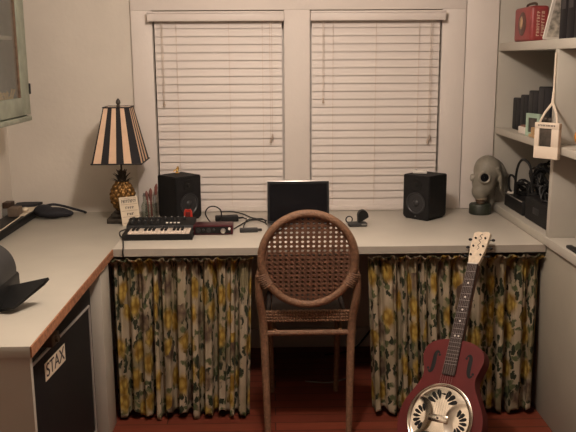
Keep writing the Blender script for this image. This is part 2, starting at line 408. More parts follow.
# straw bundle on its bottom shelf
sb = MB()
for i in range(26):
    a = random.uniform(0, 2*PI); r = random.uniform(.01, .04)
    p = Vector((-1.25+r*math.cos(a), -.45+1.2*r*math.sin(a), 1.3605+.004)); q = p+Vector((random.uniform(-.03, .03), random.uniform(-.03, .03), random.uniform(.03, .10)))
    sb.tube([p, (p+q)/2+Vector((0, 0, .012)), q], .004, 5)
tag(sb.build('straw_bundle', mat('straw', (.62, .42, .18), .8, var=.3)), 'small straw-coloured bundle on the bottom shelf inside the green wall cabinet', 'ornament')

# ------------------------------------------------------------------ curtains
def curtain(xa, xb, xa2, xb2, ztop, label, seed, nf):
    random.seed(seed)
    t = thing('curtain', label, 'curtain', ((xa+xb)/2, -.772, 0), group='floral curtains under the desk')
    cx = (xa+xb)/2
    nx, nz = 420, 44
    ph = [random.uniform(0, 6.28) for _ in range(12)]
    # irregular main folds
    knots = [0]
    for i in range(nf): knots.append(knots[-1]+random.uniform(.55, 1.5))
    knots = [q/knots[-1] for q in knots]
    amps = [random.uniform(.55, 1.15) for _ in knots]
    def fold(u):
        for i in range(nf):
            if u <= knots[i+1] or i == nf-1:
                f = (u-knots[i])/(knots[i+1]-knots[i]); a = amps[i]*(1-f)+amps[i+1]*f
                return a*math.cos(2*PI*f), 2*PI*f
    def gath(u): return .6*math.sin(2*PI*u*nf*2.1+ph[0]+1.5*math.sin(u*9+ph[1]))+.4*math.sin(2*PI*u*nf*3.3+ph[2])
    bm = bmesh.new(); uvl = bm.loops.layers.uv.new('UVMap')
    zs = []
    for j in range(nz+1):
        zs.append(.014+(ztop-.014)*(j/nz))
    zrod = ztop-.040
    G = []; UV = {}
    ulen = [0]*(nx+1)
    for j, z in enumerate(zs):
        row = []
        hrel = (z-.014)/(zrod-.014)     # 0 hem, 1 rod
        for i in range(nx+1):
            u = i/nx
            f, phs = fold(u); f = 2*(max(0, 1+f)/2)**2.2-1; g = gath(u)
            if z <= zrod:
                s = min(1, hrel); k1 = (1-s)**.55 if s < 1 else 0
                am = .029*(.50+.50*k1); ag = .007*(s**3)+.0022
                y = -.066*(1-s)**.8+f*am+g*ag+.0035*math.sin(u*60+z*7+ph[3])*(1-s)
            else:
                s = 1; q = (z-zrod)/(ztop-zrod); am = .0
                y = g*.007*(1-q)+q*(.0125*math.sin(2*PI*u*nf*2.1+ph[4]+2*math.sin(u*11))+.006*math.sin(2*PI*u*nf*4.7+ph[5])) - .056*q**1.2
            pinch = math.exp(-((z-zrod)/.007)**2); y = y*(1-.45*pinch)+.004*pinch
            x0_ = xa+(xa2-xa)*(1-hrel if hrel < 1 else 0); x1_ = xb+(xb2-xb)*(1-hrel if hrel < 1 else 0)
            x = x0_+(x1_-x0_)*u + .006*math.sin(phs*2+ph[6])*(1-min(1, hrel))*.8
            if z > zrod: x += (u-.5)*.02*((z-zrod)/(ztop-zrod))
            zz = z
            if z < .06: zz += (.06-z)/.046*(.012*math.sin(u*19+ph[7])+.010*math.sin(u*47+ph[8])+.012*abs(f))
            if z > zrod: zz += (z-zrod)/(ztop-zrod)*(.006*math.sin(u*83+ph[9])-.004)
            y = max(-.110, min(.045, y))
            row.append(bm.verts.new((x-cx, y, max(.004, zz))))
        G.append(row)
    ref = G[nz//3]; acc = [0]
    for i in range(nx): acc.append(acc[-1]+(ref[i+1].co-ref[i].co).length*1.35)
    for j in range(nz):
        for i in range(nx):
            f = bm.faces.new((G[j][i], G[j][i+1], G[j+1][i+1], G[j+1][i])); f.smooth = True
            for lp, (a, c_) in zip(f.loops, ((i, j), (i+1, j), (i+1, j+1), (i, j+1))): lp[uvl].uv = (acc[a]+seed*3.1, zs[c_])
    me = bpy.data.meshes.new('fabric'); bm.to_mesh(me); bm.free(); me.materials.append(M_floral)
    o = bpy.data.objects.new('fabric', me); COL.objects.link(o); o.parent = t
    sm = o.modifiers.new('thick', 'SOLIDIFY'); sm.thickness = .0012; sm.offset = 0
    return t
curtain(-.722, -.100, -.706, -.118, .737, 'yellow floral gathered curtain under the left half of the desk', 3, 11)
curtain(.418, 1.176, .440, 1.156, .737, 'yellow floral gathered curtain behind the red guitar', 8, 13)

# ------------------------------------------------------------------ mini fridge under the counter
fr = thing('mini_fridge', 'black mini fridge with silver door trim under the left counter', 'fridge', (-.732, -1.075, 0), math.radians(-4.5))
MB().box(-.50, -.045, -.84, 0, .012, .715, bev=.004).build('cabinet_body', M_vinyl, fr)
for x in (-.46, -.1):
    for y in (-.79, -.05): MB().lathe([(.018, 0), (.018, .013)], 12, T((x, y, 0))).build('foot', M_black, fr)
dd = MB().box(-.043, -.006, -.835, -.012, .05, .690, bev=.004).build('door', M_vinyl, fr)
tr = MB().tube([(-.004, -.80, .612), (-.004, -.045, .622), (-.004, -.045, .085)], .006, 6).tube([(-.004, -.045, .085), (-.004, -.80, .085)], .006, 6)
tr.build('door_trim', M_dull, dd)
lt = MB().box(-.006, .046, -.575, -.505, .652, .690, bev=.004).tube([(.030, -.54, .672), (.056, -.54, .672)], .012, 10)
lt.build('latch', M_latch, dd)
MS = T((-.0055, -.43, .543)) @ Matrix(((0, 0, 1, 0), (1, 0, 0, 0), (0, 1, 0, 0), (0, 0, 0, 1)))
st = MB().box(-.098, .098, -.032, .032, 0, .0012, MS).build('sticker', M_cream, dd, smooth=False)
st['label'] = 'pale sticker with dark lettering'
text_part('lettering', 'STAX', .073, M_ink, st, MS @ T((0, 0, .0016)) @ Matrix.Diagonal((1.0, .95, 1, 1)))
MB().box(-.004, .004, -.11, -.05, .055, .085, bev=.002).build('corner_badge', M_brass, dd)

# ------------------------------------------------------------------ chair
ch = thing('dining_chair', 'brown rattan chair with a round woven cane back tucked under the desk', 'chair', (.138, -1.0, 0))
def ry(z): return -.030-(z-.58)*.12
cz, ra, rb = .786, .190, .194
ring = [(ra*math.cos(2*PI*i/72), ry(cz+rb*math.sin(2*PI*i/72)), cz+rb*math.sin(2*PI*i/72)) for i in range(72)]
MB().tube(ring, .0165, 12, closed=True).build('back_rim', M_wick, ch)
# woven cane: vertical, horizontal and diagonal strands clipped to the oval
cn = MB(); A, B = ra-.008, rb-.008; px, pz = .0224, .0192; half = .0058
def strand(p, q, wd, dy, th=.0011):
    p = Vector(p); q = Vector(q); dir_ = (q-p).normalized(); nrm = Vector((-dir_.y, dir_.x))*wd
    vs = []
    for s, off in ((p, 1), (q, 1), (q, -1), (p, -1)):
        e = s+nrm*off; vs.append(e)
    front = [cn.bm.verts.new((e.x, ry(cz+e.y)+dy-th, cz+e.y)) for e in vs]; back = [cn.bm.verts.new((e.x, ry(cz+e.y)+dy+th, cz+e.y)) for e in vs]
    cn.face(front); cn.face(back[::-1])
    for i in range(4): cn.face([front[i], front[(i+1) % 4], back[(i+1) % 4], back[i]])
nxs = int(A/px)
for i in range(-nxs-1, nxs+1):
    x = (i+.5)*px
    if abs(x) < A: hgt = B*math.sqrt(1-(x/A)**2); strand((x, -hgt), (x, hgt), half, 0)
nzs = int(B/pz)
for i in range(-nzs-1, nzs+1):
    z = (i+.5)*pz
    if abs(z) < B: wd = A*math.sqrt(1-(z/B)**2); strand((-wd, z), (wd, z), half*.85, -.002)
def clipline(cx_, sl):
    # line z = sl*(x-cx_)
    a = 1/A**2+sl*sl/B**2; b_ = -2*sl*sl*cx_/B**2; c_ = sl*sl*cx_*cx_/B**2-1; D = b_*b_-4*a*c_
    if D <= 0: return None
    r1 = (-b_-math.sqrt(D))/(2*a); r2 = (-b_+math.sqrt(D))/(2*a); return (r1, sl*(r1-cx_)), (r2, sl*(r2-cx_))
for i in range(-40, 41):
    for sl, dy in ((pz/px, .0018), (-pz/px, -.0036)):
        e = clipline((i+.5)*px, sl)      # cut the corners of the holes
        if e and (Vector(e[0])-Vector(e[1])).length > .02: strand(e[0], e[1], .0021, dy)
cn.build('cane_panel', M_wickd, ch, smooth=False)
for s in (-1, 1):
    post = [(s*.194, ry(.76)+.006, .770), (s*.203, ry(.70)+.004, .700), (s*.199, -.026, .610), (s*.188, -.004, .53), (s*.184, 0, .46), (s*.180, -.008, .36), (s*.172, -.05, .06), (s*.171, -.058, .0)]
    rr = [.005, .013, .0165, .0175, .0175, .017, .0135, .013]
    pts = spline(post, 6); rs = []
    for i in range(len(pts)):
        q = i/6; a = int(min(q, 6)); f = q-a; rs.append(rr[a]*(1-f)+rr[min(a+1, 7)]*f)
    MB().tube(pts, rs, 12).build('leg', M_wick, ch)
    fl = spline([(s*.160, .405, .50), (s*.160, .41, .3), (s*.155, .425, 0)], 6)
    MB().tube(fl, [.017-.005*i/12 for i in range(13)], 12).build('leg', M_wick, ch)
    MB().tube([(s*.137, -.004, .462), (s*.15, .40, .455)], .010, 8).build('side_stretcher', M_wick, ch)
    # bindings where rim meets post
    bd = MB()
    for q in range(7):
        an = math.radians(-19-2.6*q) if s > 0 else math.radians(180+19+2.6*q)
        zc_ = cz+rb*math.sin(an); cpt = Vector((ra*math.cos(an)*1.05, ry(zc_)+.004, zc_))
        tn = Vector((-ra*math.sin(an), 0, rb*math.cos(an))).normalized(); e1 = Vector((0, 1, 0)); e2 = tn.cross(e1)
        bd.tube([cpt+(e1*math.cos(2*PI*i/14)*.021+e2*math.sin(2*PI*i/14)*.025) for i in range(14)], .0035, 6, closed=True)
    bd.build('binding', M_wick, ch)
ban = MB()
for r_ in range(4):
    z = .513+r_*.0125
    for ph_ in (0, PI):
        ban.tube([(-.176+.352*i/60, -.004+.006*math.cos(PI*i/2+ph_+r_*PI), z+.002*math.sin(PI*i/2)) for i in range(61)], .0062, 6)
ban.build('woven_band', M_wick, ch)
MB().tube([(-.18, 0, .456), (.18, 0, .456)], .0115, 10).build('back_stretcher', M_wick, ch)
MB().tube([(-.178, .41, .30), (.178, .41, .30)], .009, 8).build('front_stretcher', M_wick, ch)
se = MB().box(-.150, .150, .014, .395, .498, .522, bev=.010)
se.build('seat', mat('shaded_seat_weave', (.03, .02, .015), .8, var=.3, scale=80), ch)  # shade under the desk put into the dark colour of seat and rail
MB().tube([(-.163, .014, .508), (-.163, .40, .508), (.163, .40, .508), (.163, .014, .508)], .012, 10).build('seat_rail', MATS['shaded_seat_weave'], ch)

# ------------------------------------------------------------------ guitar
Cg = Vector((.649, -1.25, .181)); Ng = Vector((.843, -.928, .720))
u_ = (Ng-Cg).normalized(); n0 = Vector((-.62, -.68, .46)); n_ = (n0-u_*n0.dot(u_)).normalized(); x_ = u_.cross(n_)
OFF = .19
base = Cg-u_*OFF
MG = Matrix(((x_.x, u_.x, n_.x, base.x), (x_.y, u_.y, n_.y, base.y), (x_.z, u_.z, n_.z, base.z), (0, 0, 0, 1)))
g = thing('resonator_guitar', 'red resonator guitar with round chrome coverplate leaning on the desk edge', 'guitar', mtx=MG)
prof = [(-.176, 0), (-.173, .05), (-.158, .102), (-.12, .148), (-.06, .170), (0, .173), (.05, .162), (.10, .136), (.145, .114), (.18, .110), (.215, .120), (.25, .128), (.285, .120), (.31, .092), (.324, .050), (.327, 0)]
R_ = spline([(h*1.04, a+OFF, 0) for a, h in prof], 5)
out = [(p.x, p.y) for p in R_]+[(-p.x, p.y) for p in R_[-2:0:-1]]
TH = .055
bd = MB(); bd.prism(out, -TH, 0, mi_side=1)
bod = bd.build('body', [M_gtr, M_gtrs], g, ang=30)
# coverplate: relief grid
cp = MB(); RR = .137; nr, na = 26, 96; rows = []
for i in range(nr+1):
    r = RR*i/nr; row = []
    for j in range(na):
        a = 2*PI*j/na; x = r*math.cos(a); y = r*math.sin(a); q = r/RR
        z = .010*(1-q**3)+.0015
        if q > .93: z = .0045+.003*math.sin((q-.93)/.07*PI)
        for sx in (-1, 1):
            dd_ = math.hypot((x-sx*.094)/.068, (y+.004)/.078)
            if dd_ < 1 and q < .95: z -= .011*(1-dd_**2)**.8*min(1, (.95-q)/.06)
        row.append(cp.bm.verts.new((x, y+OFF, max(.0012, z))))
    rows.append(row)
for i in range(nr):
    for j in range(na):
        if i == 0: cp.face([rows[0][0], rows[1][j], rows[1][(j+1) % na]])
        else: cp.face([rows[i][j], rows[i+1][j], rows[i+1][(j+1) % na], rows[i][(j+1) % na]])
bmesh.ops.remove_doubles(cp.bm, verts=cp.bm.verts[:], dist=1e-6)
cpo = cp.build('coverplate', M_chrome, g, ang=60)
rim = MB().tube([(RR*math.cos(2*PI*i/64), RR*math.sin(2*PI*i/64)+OFF, .004) for i in range(64)], .0045, 8, closed=True).build('coverplate_rim', M_chrome, cpo)
sl = MB()
def petal(cx_, cy_, ang_, ln, wd, z, tilt=0):
    M = T((cx_, cy_, z)) @ Rz(ang_)
    sl.prism([(ln*.0, wd*.14), (ln*.55, wd*.5), (ln*.9, wd*.42), (ln, 0), (ln*.9, -wd*.42), (ln*.55, -wd*.5), (0, -wd*.14)], 0, .0012, M)
for kx in range(7):
    a = PI*.5+(kx-3)*.40
    if kx != 3: petal(.030*math.cos(a), OFF+.050+.030*math.sin(a), a, .038, .017, .0096)
petal(-.009, OFF+.098, 0, .018, .007, .0088)
for kx in range(7):
    a = -PI*.5+(kx-3)*.40; petal(.030*math.cos(a), OFF-.050+.030*math.sin(a), a, .036, .016, .0096)
for sx in (-1, 1):
    for kx in range(7):
        a = (0 if sx > 0 else PI)+(kx-3)*.42
        petal(sx*.066+.020*math.cos(a), OFF-.004+.024*math.sin(a), a, .030, .013, .0030)
sl.build('slot', M_hole, cpo, smooth=False)
hr = MB().box(-.042, .042, OFF-.016, OFF+.012, .010, .020, bev=.004)
hr.build('bridge_cover', M_chrome, g)
MB().lathe([(.004, 0), (.004, .002), (.001, .003)], 10, T((0, OFF-.002, .020))).build('screw', M_ink, g)
# f holes
for s in (-1, 1):
    fh = MB(); pts = spline([(s*.060, OFF+.262, .0006), (s*.071, OFF+.268, .0006), (s*.078, OFF+.255, .0006), (s*.078, OFF+.225, .0006), (s*.080, OFF+.195, .0006), (s*.088, OFF+.182, .0006), (s*.098, OFF+.188, .0006)], 6)
    n = len(pts); fh.tube(pts, [.0025+.0065*math.sin(PI*i/(n-1)) for i in range(n)], 8, flat=.1)
    for q in ((s*.060, OFF+.255), (s*.099, OFF+.195)): fh.lathe([(.0055, 0), (.0055, .001)], 12, T((*q, .0)))
    fh.build('f_hole', M_hole, g)
# neck, fretboard, head
yN = OFF+.662; yE = OFF+.178
MB().prism([(-.023, OFF+.325), (-.0205, yN), (.0205, yN), (.023, OFF+.325)], -.022, .002).build('neck', M_neck, g)
fb = MB().prism([(-.0275, yE), (-.022, yN), (.022, yN), (.0275, yE)], .002, .009).build('fretboard', M_rose, g, smooth=False)
Lsc = yN-OFF
for i in range(1, 20):
    y = yN-Lsc*(1-2**(-i/12))
    if y < yE+.004: break
    hw = .022+.0055*(yN-y)/(yN-yE)
    MB().tube([(-hw, y, .0092), (hw, y, .0092)], .0007, 6).build('fret', M_dull, fb)
for i in (3, 5, 7, 9, 12):
    y = yN-Lsc*(1-2**(-(i-.5)/12))
    for x in ((-.008, .008) if i == 12 else (0,)): MB().lathe([(.0042, .009), (.0042, .0096)], 12, T((x, y, 0))).build('inlay_dot', M_white, fb)
HM = T((0, yN, .004)) @ Rx(math.radians(-9))
hd = MB().prism([(-.022, 0), (-.030, .035), (-.036, .085), (-.037, .155), (-.020, .163), (0, .158), (.020, .163), (.037, .155), (.036, .085), (.030, .035), (.022, 0)], -.016, 0, HM).build('headstock', M_maple, g, smooth=False)
lg = MB()
lg.tube(spline([HM @ Vector(p) for p in ((.004, .150, .001), (-.006, .140, .001), (.006, .128, .001), (-.005, .118, .001), (.006, .106, .001), (-.004, .094, .001), (.005, .082, .001), (-.002, .070, .001))], 5), .0014, 6, flat=.4)
lg.build('logo', M_ink, hd)
MB().tube([(-.022, yN, .0095), (.022, yN, .0095)], .003, 6).build('nut', M_white, g)
for s in (-1, 1):
    for q in (.045, .088, .128):
        tn = MB(); tn.lathe([(.0045, 0), (.0045, .006), (.002, .008)], 10, HM @ T((s*.022, q, 0)))
        tn.tube([HM @ Vector((s*.030, q, -.012)), HM @ Vector((s*.048, q, -.012))], .0025, 6)
        tn.ball(HM @ Vector((s*.053, q, -.012)), (.0085, .0065, .006))
        tn.build('tuning_peg', M_black, g)
sg = MB()
for i in range(6):
    f = (i-2.5)/2.5; sg.tube([(f*.018, yN, .0125), (f*.026, OFF-.005, .021)], .00032, 4)
sg.build('strings', M_dull, g)

# ------------------------------------------------------------------ table lamp
lx, ly = -.760, -.222
lp = thing('table_lamp', 'pineapple table lamp with black and tan striped square shade', 'lamp', (lx, ly, ZT))
MB().box(-.072, .072, -.072, .072, 0, .026, bev=.004).box(-.055, .055, -.055, .055, .026, .046, bev=.005).lathe([(.045, .046), (.048, .052), (.036, .060), (.030, .068)], 24).build('base', M_bronzed, lp)
pn = MB(); rows = []; n = 84; nv = 48
for j in range(nv+1):
    t = j/nv; z = .056+.150*t; r = .0585*math.sin(PI*(.14+.74*t))**.75
    row = []
    for i in range(n):
        a = 2*PI*i/n; bmp = abs(math.sin(a*6+t*11))*abs(math.sin(a*6-t*11)); rr = r*(.95+.20*bmp)
        row.append(pn.bm.verts.new((rr*math.cos(a), rr*math.sin(a), z)))
    rows.append(row)
for j in range(nv):
    for i in range(n): pn.face([rows[j][i], rows[j][(i+1) % n], rows[j+1][(i+1) % n], rows[j+1][i]])
pn.face(rows[0][::-1]); pn.face(rows[-1])
pn.build('pineapple_body', M_bronze, lp, ang=50)
lf = MB()
for lay, (nn, r0, ln, z0, dr_) in enumerate(((9, .020, .045, .192, .040), (8, .016, .055, .205, .026), (6, .012, .060, .220, .012))):
    for i in range(nn):
        a = 2*PI*(i+.5*lay)/nn; d_ = Vector((math.cos(a), math.sin(a), 0)); tv = Vector((-math.sin(a), math.cos(a), 0))
        prev = None
        for j in range(5):
            t = j/4; c_ = d_*(r0+dr_*t**1.5)+Vector((0, 0, z0+ln*(t-.45*t*t*(1 if lay == 0 else .6)))); wv = .011*(1-t)**.7+.0006
            l_ = lf.bm.verts.new(c_-tv*wv); r_ = lf.bm.verts.new(c_+tv*wv); m_ = lf.bm.verts.new(c_+d_*.004); k_ = lf.bm.verts.new(c_-d_*.002)
            if prev:
                lf.face([prev[0], prev[2], m_, l_]); lf.face([prev[2], prev[1], r_, m_]); lf.face([prev[1], prev[3], k_, r_]); lf.face([prev[3], prev[0], l_, k_])
            prev = (l_, r_, m_, k_)
lf.build('leaf_crown', M_bronzed, lp, ang=60)
MB().tube([(0, 0, .19), (0, 0, .578)], .005, 8).build('stem', M_bronzed, lp)
zb, ztp, wb, wt = .303, .577, .121, .0625
sh = MB(); ns = 13
for sd in range(4):
    Mq = Rz(sd*PI/2)
    cuts = [-1, -.93]+[-.93+1.86*(i+1)/6 for i in range(5)]+[.93, 1]
    pat = [1, 0, 1, 0, 1, 0, 1, 1] if False else [1, 0, 1, 0, 1, 0, 1, 1]
    for i in range(len(cuts)-1):
        a0, a1 = cuts[i], cuts[i+1]
        mi = (1, 0, 1, 0, 1, 0, 1, 1)[i]
        for dpt in (0, .002):
            q = [Mq @ Vector(p) for p in ((a0*(wb-dpt), -(wb-dpt), zb), (a1*(wb-dpt), -(wb-dpt), zb), (a1*(wt-dpt), -(wt-dpt), ztp), (a0*(wt-dpt), -(wt-dpt), ztp))]
            sh.quad(*q, mi=mi)
shd = sh.build('lamp_shade', [M_shade, M_shadek], lp, smooth=False)
tb = MB()
for ww, z in ((wb+.001, zb+.003), (wt+.001, ztp-.002)):
    for sd in range(4): tb.tube([Rz(sd*PI/2) @ Vector((-ww, -ww, z)), Rz(sd*PI/2) @ Vector((ww, -ww, z))], .0035, 6)
tb.build('shade_trim', M_shadek, shd)
MB().box(-wt, wt, -wt, wt, ztp-.004, ztp-.002).build('shade_top', mat('shade_lining', (.62, .5, .40), .8), shd, smooth=False)
MB().lathe([(.006, .574), (.012, .579), (.007, .585), (.012, .595), (.010, .606), (.002, .617)], 12).build('finial', M_bronzed, lp)

# ------------------------------------------------------------------ speakers
def speaker(loc, rz, label, flip):
    t = thing('studio_monitor', label, 'speaker', loc, rz, 'black studio monitors on the desk')
    # front faces -y in its own frame
    w_, dp, h_ = .079, .158, .226
    poly = [(-w_, .012), (-w_+.012, 0), (w_-.012, 0), (w_, .012), (w_, h_-.004), (-w_, h_-.004)]
    m = MB()
    t2 = bmesh.new(); A = [t2.verts.new((x, 0, z+.004)) for x, z in poly]; B = [t2.verts.new((x, dp, z+.004)) for x, z in poly]
    t2.faces.new(A); t2.faces.new(B[::-1])
    for i in range(6): t2.faces.new([A[i], B[i], B[(i+1) % 6], A[(i+1) % 6]])
    bmesh.ops.bevel(t2, geom=t2.edges[:], offset=.004, segments=2, affect='EDGES'); m._merge(t2)
    m.build('cabinet', M_vinyl, t)
    MB().box(-w_+.014, w_-.014, .008, dp-.008, 0, .0045).build('foot_pad', M_black, t)
    F = T((0, -.0005, 0)) @ Rx(PI/2)
    wf = MB().lathe([(.055, .0), (.056, .004), (.050, .005), (.046, .001), (.030, -.006+.008), (.018, .0005), (.016, .004), (.008, .008), (.001, .009)], 32, F @ T((0, .085, 0)), cap=False)
    wf.build('woofer', M_cone, t)
    MB().lathe([(.030, 0), (.030, .003), (.024, .002), (.012, .001), (.010, .004), (.001, .006)], 24, F @ T((0, .180, 0)), cap=False).build('tweeter', M_black, t)
    MB().lathe([(.003, 0), (.003, .002)], 10, F @ T((0, .018, 0))).build('power_light', M_grey, t)
    return t
s1 = speaker((-.4275, -.2195, ZT), math.radians(43), 'black speaker on the left end of the desk, behind the small synthesizer', 0)
s2 = speaker((.7175, -.262, ZT), math.radians(-45), 'black speaker on the right end of the desk, near the gas mask', 1)
ZS = ZT+.2262
rm = thing('remote_control', 'small white remote lying on top of the right-hand speaker', 'remote', (.748, -.19, ZS+.0005), math.radians(-12))
MB().box(-.036, .036, -.018, .018, 0, .016, bev=.004).build('casing', M_white, rm)
MB().lathe([(.005, .016), (.005, .0175)], 12, T((-.018, 0, 0))).build('button', M_grey, rm)
fg = thing('figurine', 'tiny brass figurine on top of the left-hand speaker', 'figurine', (-.497, -.105, ZS+.0005))
MB().lathe([(.012, 0), (.012, .003), (.005, .006), (.007, .014), (.004, .021), (.0055, .026), (.001, .031)], 12).build('torso', M_brass, fg)
MB().tube(spline([(-.018, 0, .006), (-.010, 0, .016), (0, 0, .018), (.008, 0, .022), (.004, 0, .036)], 5), .003, 6).build('arms', M_brass, fg)

# ------------------------------------------------------------------ synthesizer, audio interface
sy = thing('synthesizer', 'small black keyboard synthesizer with knobs at the left of the desk', 'synthesizer', (-.527, -.665, ZT), math.radians(.5))
hw = .158
side = [(0, .006), (.002, .028), (.112, .030), (.122, .044), (.225, .062), (.228, .004), (.2, .0), (.006, .0)]
MX = Matrix(((0, 0, 1, 0), (1, 0, 0, 0), (0, 1, 0, 0), (0, 0, 0, 1)))
MB().prism(side, -hw, hw, MX).build('case', M_black, sy, smooth=False)
nw = 15; kx0, kx1 = -.134, .145; kw = (kx1-kx0)/nw
for i in range(nw): MB().box(kx0+i*kw+.0006, kx0+(i+1)*kw-.0006, .008, .102, .026, .0355, bev=.001).build('white_key', M_key, sy)
for i in range(nw-1):
    if i % 7 in (0, 1, 3, 4, 5): MB().box(kx0+(i+1)*kw-.0055, kx0+(i+1)*kw+.0055, .044, .103, .0356, .043, bev=.001).build('black_key', M_black, sy)
PM = T((0, .122, .044)) @ Rx(math.atan2(.018, .103))
for i in range(9):
    for j in range(2):
        x = -.135+i*.030
        if i >= 5 and j == 0: continue
        kn = MB().lathe([(.0085, 0), (.0075, .013), (.006, .0145)], 12, PM @ T((x, .028+.045*j, 0))).build('knob', M_dgrey, sy)
        MB().box(-.0008, .0008, 0, .007, .0146, .0152, PM @ T((x, .028+.045*j, 0))).build('pointer', M_white, kn, smooth=False)
for i in range(4): MB().box(.022+i*.018, .033+i*.018, .022, .033, 0, .004, PM, bev=.001).build('push_button', M_white, sy)
ai = thing('audio_interface', 'dark red metal audio interface box right of the synthesizer', 'audio interface', (-.282, -.5675, ZT), math.radians(.3))
MB().box(-.092, .092, 0, .092, .002, .046, bev=.003).build('chassis', M_red, ai)
MB().box(-.083, .083, -.0012, .0005, .008, .040).build('face_plate', M_black, ai, smooth=False)
F = Rx(PI/2)
for i, x in enumerate((-.068, -.020)): MB().lathe([(.011, 0), (.011, .002), (.006, .002), (.006, .0005)], 20, T((x, -.001, .024)) @ F).build('input_jack', M_dgrey, ai)
for i, x in enumerate((-.044, .004)): MB().lathe([(.006, 0), (.0055, .010)], 16, T((x, -.001, .026)) @ F).build('gain_knob', M_dgrey, ai)
MB().lathe([(.012, 0), (.011, .012), (.009, .013)], 24, T((.047, -.001, .021)) @ F).build('volume_knob', M_silver, ai)['label'] = 'large silver volume knob'
MB().lathe([(.006, 0), (.0055, .010)], 16, T((.076, -.001, .031)) @ F).build('phones_knob', M_white, ai)
for x in (-.07, .07):
    MB().box(x-.008, x+.008, .01, .08, 0, .0022).build('foot', M_black, ai)
rt = thing('red_toy', 'small bright red ribbed trinket standing behind the synthesizer', 'trinket', (-.418, -.365, ZT))
q = MB()
for x in (-.014, 0, .014): q.tube(spline([(x, 0, 0), (x, 0, .066), (x*.5, 0, .084)], 4), [.0068]*9, 10)
q.box(-.019, .019, -.007, .007, 0, .034, bev=.003); q.build('ribs', M_redp, rt)
MB().box(-.012, .012, -.009, .004, .040, .072, bev=.003).build('core', mat('dark_red_plastic', (.12, .012, .01), .4), rt)

# ------------------------------------------------------------------ card, bottles, brushes
p0 = Vector((-.742, -.349, ZT+.0005)); p1 = Vector((-.656, -.30, ZT+.0005)); ax = (p1-p0).normalized()
up = Vector((-.12, .28, 1)); up = (up-ax*up.dot(ax)).normalized(); nn = ax.cross(up)
MC = Matrix(((ax.x, up.x, nn.x, p0.x), (ax.y, up.y, nn.y, p0.y), (ax.z, up.z, nn.z, p0.z), (0, 0, 0, 1)))
cd = thing('printed_card', 'cream printed card with dark lines of lettering leaning on the lamp base', 'card', mtx=MC)
MB().box(0, .094, 0, .142, -.003, 0).build('card_board', M_cream, cd, smooth=False)
tx = MB(); I = Matrix.Identity(4)
glyphs(tx, .010, .086, .112, .017, I, 9); tx.build('headline', M_ink, cd, smooth=False)
for a, b_, y, n, h_ in ((.026, .072, .082, 4, .012), (.030, .068, .050, 3, .012), (.034, .066, .020, 3, .012)):
    tx = MB(); glyphs(tx, a, b_, y, h_, I, n); tx.build('text_line', M_ink, cd, smooth=False)
ru = MB()
for y in (.104, .072, .042, .134, .012): ru.box(.006, .088, y, y+.0016, 0, .0005)
ru.build('rule', mat('rule_ink', (.25, .16, .10), .8), cd, smooth=False)
bt = thing('glass_bottle', 'slim clear glass bottle between the card and the brush jar', 'bottle', (-.660, -.165, ZT))
MB().lathe([(.020, .0), (.021, .003), (.021, .065), (.017, .078), (.010, .088), (.010, .115), (.012, .117), (.012, .122), (.008, .122), (.008, .09), (.015, .076), (.019, .064), (.019, .004)], 24).build('glass', M_glass, bt)
MB().lathe([(.0085, .116), (.0085, .132), (.007, .134)], 14).build('stopper', M_grey, bt)
jr = thing('glass_jar', 'clear glass jar of brushes beside the left-hand speaker', 'jar', (-.617, -.235, ZT))
MB().lathe([(.030, 0), (.031, .003), (.031, .092), (.029, .094), (.029, .005), (.001, .005)], 28, cap=False).build('glass', M_glass, jr)
bl = ['thin brush with red handle leaning left in the brush jar', 'paint brush with red handle upright in the brush jar', 'tall dark brush leaning toward the left speaker', 'short brush with red bristles at the front of the jar', 'grey-handled brush at the back of the jar']
for i, (dx, dy, tx_, ty_, hh, mm) in enumerate(((-.012, 0, -.022, .0, .15, M_brush), (.0, -.010, .002, -.012, .165, M_brush), (.012, .004, .030, .006, .185, M_bronzed), (.004, .012, -.008, .016, .14, M_brush), (.016, -.008, .022, -.014, .13, M_grey))):
    br = thing('brush', bl[i], 'brush', (-.617+dx, -.235+dy, ZT+.0065), group='brushes in the glass jar')
    MB().tube([(0, 0, 0), ((tx_-dx)*.6, (ty_-dy)*.6, hh*.7)], [.003, .0045], 8).build('handle', mm, br)
    MB().tube([((tx_-dx)*.6, (ty_-dy)*.6, hh*.7), ((tx_-dx)*.85, (ty_-dy)*.85, hh*.9), ((tx_-dx), (ty_-dy), hh)], [.006, .009, .003], 8).build('bristles', M_brush if i != 4 else M_grey, br)

# ------------------------------------------------------------------ laptop and desk clutter
lt = thing('laptop', 'open silver laptop with dark screen in the middle of the desk', 'laptop', (.121, -.385, ZT))
MB().box(-.151, .151, -.205, 0, .001, .014, bev=.004).build('base', M_silver, lt)
MB().box(-.135, .135, -.105, -.02, .0138, .0150).build('keyboard', M_black, lt, smooth=False)
MB().box(-.045, .045, -.19, -.12, .0138, .0146).build('trackpad', M_grey, lt, smooth=False)
LM = T((0, -.002, .012)) @ Rx(math.radians(-9))
ld = MB().box(-.153, .153, -.001, .006, .0, .210, LM, bev=.003).build('lid', M_silver, lt)
MB().box(-.150, .150, -.0022, -.0008, .002, .207, LM).build('bezel', M_black, ld, smooth=False)
MB().box(-.140, .140, -.0028, -.002, .014, .196, LM).build('screen', M_screen, ld, smooth=False)
ad = thing('power_adapter', 'black power brick on the desk beside the left speaker', 'adapter', (-.236, -.255, ZT), math.radians(9))
MB().box(-.058, .058, -.024, .024, .0005, .030, bev=.006).build('casing', M_black, ad)
MB().tube([(.058, 0, .015), (.085, .004, .015)], [.006, .004], 8).build('strain_relief', M_black, ad)
hb = thing('usb_hub', 'small dark grey hub with plugs left of the chair back', 'hub', (-.118, -.505, ZT), math.radians(4))
